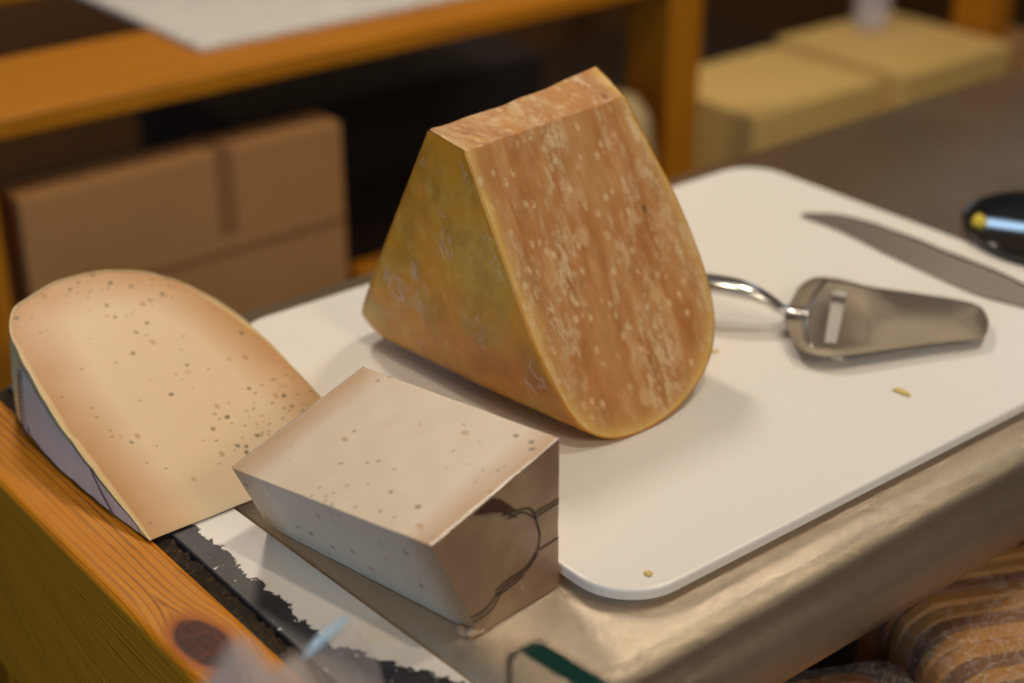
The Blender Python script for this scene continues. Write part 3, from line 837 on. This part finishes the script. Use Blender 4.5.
def crumb(name, c, s, seed, mat, label):
    V, F = lump(c, *s, seed, .45, 1.6)
    o = mesh(name, V, F, mat, smooth=True, loc=(c[0], c[1], c[2] - s[2]))
    return tag(o, label, 'crumb', 'cheese crumbs')
crumb('cheese_crumb', (.5430, .3871, BZ + .0006), (.0022, .0046, .0006), 3, MAT['crumb'], 'pale yellow flat cheese crumb on the white board below the slicer blade tip')
crumb('cheese_crumb', (.3545, .3560, BZ + .0006), (.0017, .0015, .0006), 9, MAT['crumb'], 'tiny pale cheese crumb at the near rounded corner of the white board')
crumb('cheese_crumb', (.5060, .4700, BZ + .0004), (.0022, .0014, .0004), 12, MAT['crumb'], 'faint thin cheese smear on the board below the slicer handle')
crumb('cheese_crumb', (.7180, .4750, .0195), (.0042, .0042, .0038), 15, MAT['crumb_y'], 'bright yellow cheese crumb on the rim of the black dish')

# ------------------------------------------------------------------ glass pane at the near edge
g = thing('glass_screen', (.257, .20, -.20), 'upright clear glass pane with a dark green edge at the bottom of the photo', 'glass')
u0, u1, vb, zt, rc = .2510, .2590, .3125, .0530, .0075
arc = [(vb - rc + rc * math.cos(R(a)), zt - rc + rc * math.sin(R(a))) for a in range(0, 91, 10)]
pr = [(vb, -.20)] + arc + [(.04, zt), (.04, -.20)]
sh = lambda v, u: u + (.3127 - v) * .10
def panel(pts, ua, ub):
    n = len(pts); V = [(sh(v, ua), v, z) for v, z in pts] + [(sh(v, ub), v, z) for v, z in pts]
    return V, [tuple(range(n)), tuple(range(n, 2 * n))[::-1]] + [(i, (i + 1) % n, n + (i + 1) % n, n + i) for i in range(n)]
inn = [(vb - .0007, -.20)] + [(v - .0007 * math.cos(R(a)), z - .0007 * math.sin(R(a))) for (v, z), a in zip(arc, range(0, 91, 10))] + [(.04, zt - .0007), (.04, -.20)]
V, F = panel(inn, u0 + .0002, u1 - .0002); mesh('pane', V, F, MAT['pane'], g)
edge = [(vb, -.20)] + arc + [(.04, zt)]; ein = inn[:len(edge)]
V = []
for q_, ((v, z), (v2, z2)) in enumerate(zip(edge, ein)):
    ue = u1 if q_ > 3 else u0 + .0012 + (u1 - u0 - .0012) * (max(q_ - 1, 0) / 3) ** 1.5     # the upright end shows only a thin dark line
    V += [(sh(v, u0), v, z), (sh(v, ue), v, z), (sh(v2, ue), v2, z2), (sh(v2, u0), v2, z2)]
F = [(i * 4 + k, i * 4 + (k + 1) % 4, (i + 1) * 4 + (k + 1) % 4, (i + 1) * 4 + k) for i in range(len(edge) - 1) for k in range(4)] + [(0, 1, 2, 3), tuple(range(len(V) - 4, len(V)))]
mesh('green_edge', V, F, MAT['pane_edge'], g, label='polished dark green glass edge')

# ------------------------------------------------------------------ out-of-focus plastic in the foreground
def bag(name, c, sx, sy, z0, z1, mat, label, seed, prof=None, sub=5, amp=.25):
    b_ = bmesh.new(); bmesh.ops.create_icosphere(b_, subdivisions=sub, radius=1)
    V = []
    for v in b_.verts:
        p = v.co.copy(); q = Vector((abs(p.x) ** .7 * math.copysign(1, p.x), abs(p.y) ** .7 * math.copysign(1, p.y), p.z))
        k = 1 + amp * noise.noise(p * 1.6 + Vector((seed, 0, 0))) + amp * .4 * noise.noise(p * 5 + Vector((0, seed, 0)))
        z = (z0 + z1) / 2 + (z1 - z0) / 2 * max(-1, q.z * (1 if q.z < 0 else k))
        V.append(Vector((c[0] + q.x * sx * k, c[1] + q.y * sy * k, z)))
    F = [tuple(v.index for v in f.verts) for f in b_.faces]; b_.free()
    o = mesh(name, V, F, mat, smooth=True, loc=(c[0], c[1], z0)); return tag(o, label, 'plastic wrap')
bag('plastic_bag', (.126, .262), .048, .028, -.199, .116, MAT['film_haze'], 'blurred clear plastic bag in the foreground below the dark wood knot', 3)
bag('plastic_bag', (.058, .262), .014, .018, -.199, .160, MAT['film_grey'], 'blurred pale plastic bag at the bottom left corner of the photo', 8)
# folded clear plastic flap; the blue window reflection is painted into its colour
ft = thing('plastic_flap', (.205, .342, 0), 'small clear plastic fold with a painted blue window reflection, standing at the near end of the pine beam', 'plastic wrap')
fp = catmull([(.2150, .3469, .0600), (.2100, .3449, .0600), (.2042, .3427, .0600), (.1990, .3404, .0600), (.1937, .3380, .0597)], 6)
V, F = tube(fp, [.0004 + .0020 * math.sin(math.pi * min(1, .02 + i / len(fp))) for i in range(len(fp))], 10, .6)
mesh('fold', V, F, MAT['film_glint'], ft, smooth=True, label='folded crease with the blue window reflection painted in')
V, F = [], []
n = 12
for i, p in enumerate(fp):
    for k in range(n):
        f = k / (n - 1)
        V.append(Vector((p.x + .014 * f + .002 * math.sin(f * 6 + i * .3), p.y - .022 * f - .002 * math.sin(f * 9 + i * .2), p.z * (1 - f) + .0008)))
F = [(i * n + k, i * n + k + 1, (i + 1) * n + k + 1, (i + 1) * n + k) for i in range(len(fp) - 1) for k in range(n - 1)]
mesh('sheet', V, F, MAT['film_grey'], ft, smooth=True)

# ------------------------------------------------------------------ wrapped golden-brown goods below the counter edge
def wafer_pack(c, rot, nl, label, seed, top=-.118):
    t = thing('wrapped_waffle_pack', (c[0], c[1], -.20), label, 'waffles', 'film-wrapped waffle packs')
    ca, sa = math.cos(rot), math.sin(rot); th = .0092; H = top + .1995
    for i in range(nl):          # waffles standing on edge in a row
        y0 = (i - nl / 2) * th
        rg = rrect(-.052, .052, -H / 2, H / 2, .022, 6); n = len(rg); V = []
        lean = .0020 * nz((i, seed, 0), 1.7); dh = .0015 * abs(nz((i, 0, seed), 1.3))
        for dy, s_ in ((.0002, .97), (.0018, 1), (th - .0018, 1), (th - .0002, .97)):
            for x, z in rg:
                k = s_ * (1 - .012 * abs(nz((x, z, i + seed), 80))); X, Y = x * k + lean, y0 + dy
                V.append((c[0] + X * ca - Y * sa, c[1] + X * sa + Y * ca, -.1995 + H / 2 + z * k - dh))
        F = [(a * n + k, a * n + (k + 1) % n, (a + 1) * n + (k + 1) % n, (a + 1) * n + k) for a in range(3) for k in range(n)] + [tuple(range(n))[::-1], tuple(range(3 * n, 4 * n))]
        mesh('waffle', V, F, MAT['wafer'] if (i * 7 + seed) % 3 else MAT['wafer_dark'], t)
    # loose film
    L = nl * th / 2; V, F = [], []
    rows = [(-.1993, 1.05), (-.18, 1.04), (-.15, 1.05), (top - .012, 1.04), (top + .001, 1.0), (top + .004, .8), (top + .006, .4), (top + .007, .05)]
    rg = rrect(-.0545, .0545, -L - .002, L + .002, .012, 8); n = len(rg)
    for a, (zz, s_) in enumerate(rows):
        for x, y in rg:
            k = s_ * (1 + .03 * nz((x * 40, y * 40, a * .7 + seed), 1.3)); X, Y = x * k, y * k
            V.append((c[0] + X * ca - Y * sa, c[1] + X * sa + Y * ca, zz + (.003 * nz((x, y, a + seed), 60) if a > 3 else 0)))
    F = [(a * n + k, a * n + (k + 1) % n, (a + 1) * n + (k + 1) % n, (a + 1) * n + k) for a in range(len(rows) - 1) for k in range(n)] + [tuple(range((len(rows) - 1) * n, len(rows) * n))]
    mesh('plastic_wrap', V, F, MAT['film'], t, smooth=True)
wafer_pack((.425, .322), -.45, 9, 'film-wrapped pack of golden-brown waffles, leftmost below the steel counter edge', 1, -.088)
wafer_pack((.558, .322), -.45, 10, 'film-wrapped waffle pack in the lower right corner of the photo', 5, -.080)
wafer_pack((.691, .322), -.45, 10, 'film-wrapped waffle pack at the right border, furthest along the counter', 9, -.080)

# ------------------------------------------------------------------ rack behind the counter
rk = thing('wooden_rack', (.9, 1.2, FZ), 'open pine rack standing behind the counter, holding cardboard boxes', 'rack')
box('shelf_plank', (-.10, 1.040, 1.050, 1.188, -.020, -.003), MAT['rack_pine'], rk, bevel=.003)
box('shelf_plank', (-.10, 1.040, 1.400, 1.540, -.020, -.003), MAT['rack_pine'], rk, bevel=.003)
box('post', (1.042, 1.0856, 1.050, 1.112, FZ, .55), MAT['rack_pine'], rk, bevel=.004)
box('post', (.330, .3835, 1.052, 1.098, FZ, -.020), MAT['rack_pine'], rk, bevel=.004)
box('post', (1.6030, 1.645, 1.085, 1.14, FZ, .55), MAT['rack_pine'], rk, bevel=.004)
for u in (.12, 1.700):
    box('post', (u, u + .045, 1.70, 1.75, FZ, .55 if u > 1 else -.020), MAT['rack_pine'], rk, bevel=.004)
box('lower_shelf', (-.10, 1.75, 1.02, 1.70, -.315, -.297), MAT['dark_wood'], rk, bevel=.003)
box('rail', (.690, 1.040, 1.060, 1.082, -.232, -.209), MAT['rack_pine'], rk, bevel=.002)

o = box('white_tray', (.577, 1.038, 1.100, 1.56, -.0028, .0022), MAT['paper'], bevel=.001)
tag(o, 'flat white sheet lying across the upper planks of the wooden rack', 'tray')

def carton(b, mat, label, tape_u=None, seam_z=None, group=None, right=False):
    t = thing('cardboard_box', ((b[0] + b[1]) / 2, (b[2] + b[3]) / 2, b[4]), label, 'box', group)
    box('carton', b, mat, t, bevel=.003)
    if tape_u is not None:
        V, F = box_vf(tape_u, tape_u + .016, b[2] - .0006, b[3], b[5] - .07, b[5] + .0006); 
        mesh('tape', [(x, y, z) for x, y, z in V], F, MAT['tape'], t, label='darker strip of tape')
    if seam_z is not None:
        V, F = box_vf(b[0] + .002, b[1] - .002, b[2] - .0008, b[2] + .001, seam_z, seam_z + .006)  # dark strip stands in for the shadow between stacked boxes
        mesh('seam_shadow', V, F, MAT['tape'], t, label='dark strip painted as a seam shadow across the front')
    return t
carton((.4000, .6790, 1.0600, 1.1000, -.297, -.0700), MAT['card'], 'brown cardboard box standing upright behind the left cheese wedge', .560, -.158)
carton((1.1700, 1.3720, 1.0520, 1.2150, -.297, -.1690), MAT['card_y'], 'yellowish cardboard box right beside the wooden post', group='yellowish boxes on the rack')
carton((1.3990, 1.5950, 1.0440, 1.2350, -.297, -.1690), MAT['card_y'], 'yellowish cardboard box, rightmost of the two behind the counter', group='yellowish boxes on the rack')
# small brown box beyond the right post
carton((1.655, 1.80, 1.05, 1.20, -.297, -.215), MAT['card'], 'small brown carton cut off by the right border, past the yellowish boxes')
bpy.data.objects['lower_shelf'].scale = (1, 1, 1)

V, F = lathe([(.001, -.297), (.030, -.297), (.038, -.285), (.040, -.215), (.038, -.165), (.032, -.125), (.020, -.108), (.001, -.102)], .975, 1.010 + .04)
o = mesh('round_cheese', V, F, MAT['pale_card'], smooth=True, loc=(.975, 1.05, -.297))
tag(o, 'pale rounded cheese on the rack, half hidden behind the big aged wedge', 'cheese')
o = box('dark_crate', (.78, 1.20, 1.42, 1.66, -.297, -.19), MAT['dark'], bevel=.004)
tag(o, 'dark crate in the shadow at the back of the wooden rack', 'crate')
V, F = lathe([(.020, -.1688), (.022, -.160), (.022, -.100), (.014, -.085), (.014, -.070), (.001, -.070)], 1.515, 1.190, 32)
o = mesh('glass_jar', V, F, MAT['jar'], smooth=True, loc=(1.515, 1.190, -.1688))
tag(o, 'small shiny lilac-grey glass jar on top of the rightmost yellowish box', 'jar')
bm.free()

# ------------------------------------------------------------------ light
def area(name, loc, target, size, power, col, spread=None, shape='DISK'):
    d = bpy.data.lights.new(name, 'AREA'); d.shape = shape; d.size = size; d.energy = power; d.color = col
    if spread: d.spread = R(spread)
    o = bpy.data.objects.new(name, d); COL.objects.link(o); o.location = loc
    o.rotation_euler = (Vector(target) - Vector(loc)).to_track_quat('-Z', 'Y').to_euler(); return o
L1 = Vector((-.06, -.272, .96)); L2 = Vector((.13, .585, .80))
C0 = Vector((.40, .48, .0))
area('ceiling_or_fill_lamp', C0 + L1 * 1.75, C0, .09, 6.2, (1.0, .83, .62))
area('ceiling_or_fill_lamp', C0 + L2 * 1.35, C0, .17, 6.3, (1.0, .86, .70))
area('ceiling_or_fill_lamp', (1.1, .25, 1.5), (.85, .95, -.05), .22, 2.6, (1.0, .88, .70), 95)  # added spot that brightens the rack boxes and the counter fold
area('window_daylight', (3.0, 1.6, 1.1), (.8, .5, 0), .22, 1.2, (.5, .74, 1.0), shape='SQUARE')
area('ceiling_or_fill_lamp', (.3, -1.3, 1.2), (.5, .4, 0), .5, 10, (1.0, .84, .62))  # added warm fill behind the camera for the front faces
area('window_daylight', (-1.3, -.25, .30), (.30, .45, 0), 1.0, 11, (.38, .66, 1.0), shape='SQUARE')
w = bpy.data.worlds.new('room_light'); SC.world = w; w.use_nodes = True
w.node_tree.nodes['Background'].inputs[0].default_value = (.85, .82, .78, 1); w.node_tree.nodes['Background'].inputs[1].default_value = .10

# ------------------------------------------------------------------ camera
cd = bpy.data.cameras.new('camera'); cam = bpy.data.objects.new('camera', cd); COL.objects.link(cam)
cam.location = (0, 0, .36); cam.rotation_euler = (R(90 - 26.8), 0, R(-39))
cd.sensor_width = 36; cd.lens = 1600 / 1024 * 36; cd.clip_start = .01; cd.clip_end = 20
cd.dof.use_dof = True; cd.dof.focus_distance = .64; cd.dof.aperture_fstop = 4.4; cd.dof.aperture_blades = 7
SC.camera = cam
SC.view_settings.view_transform = 'Standard'; SC.view_settings.look = 'None'
SC.view_settings.gamma = 1; SC.view_settings.exposure = -.06; SC.view_settings.use_curve_mapping = False
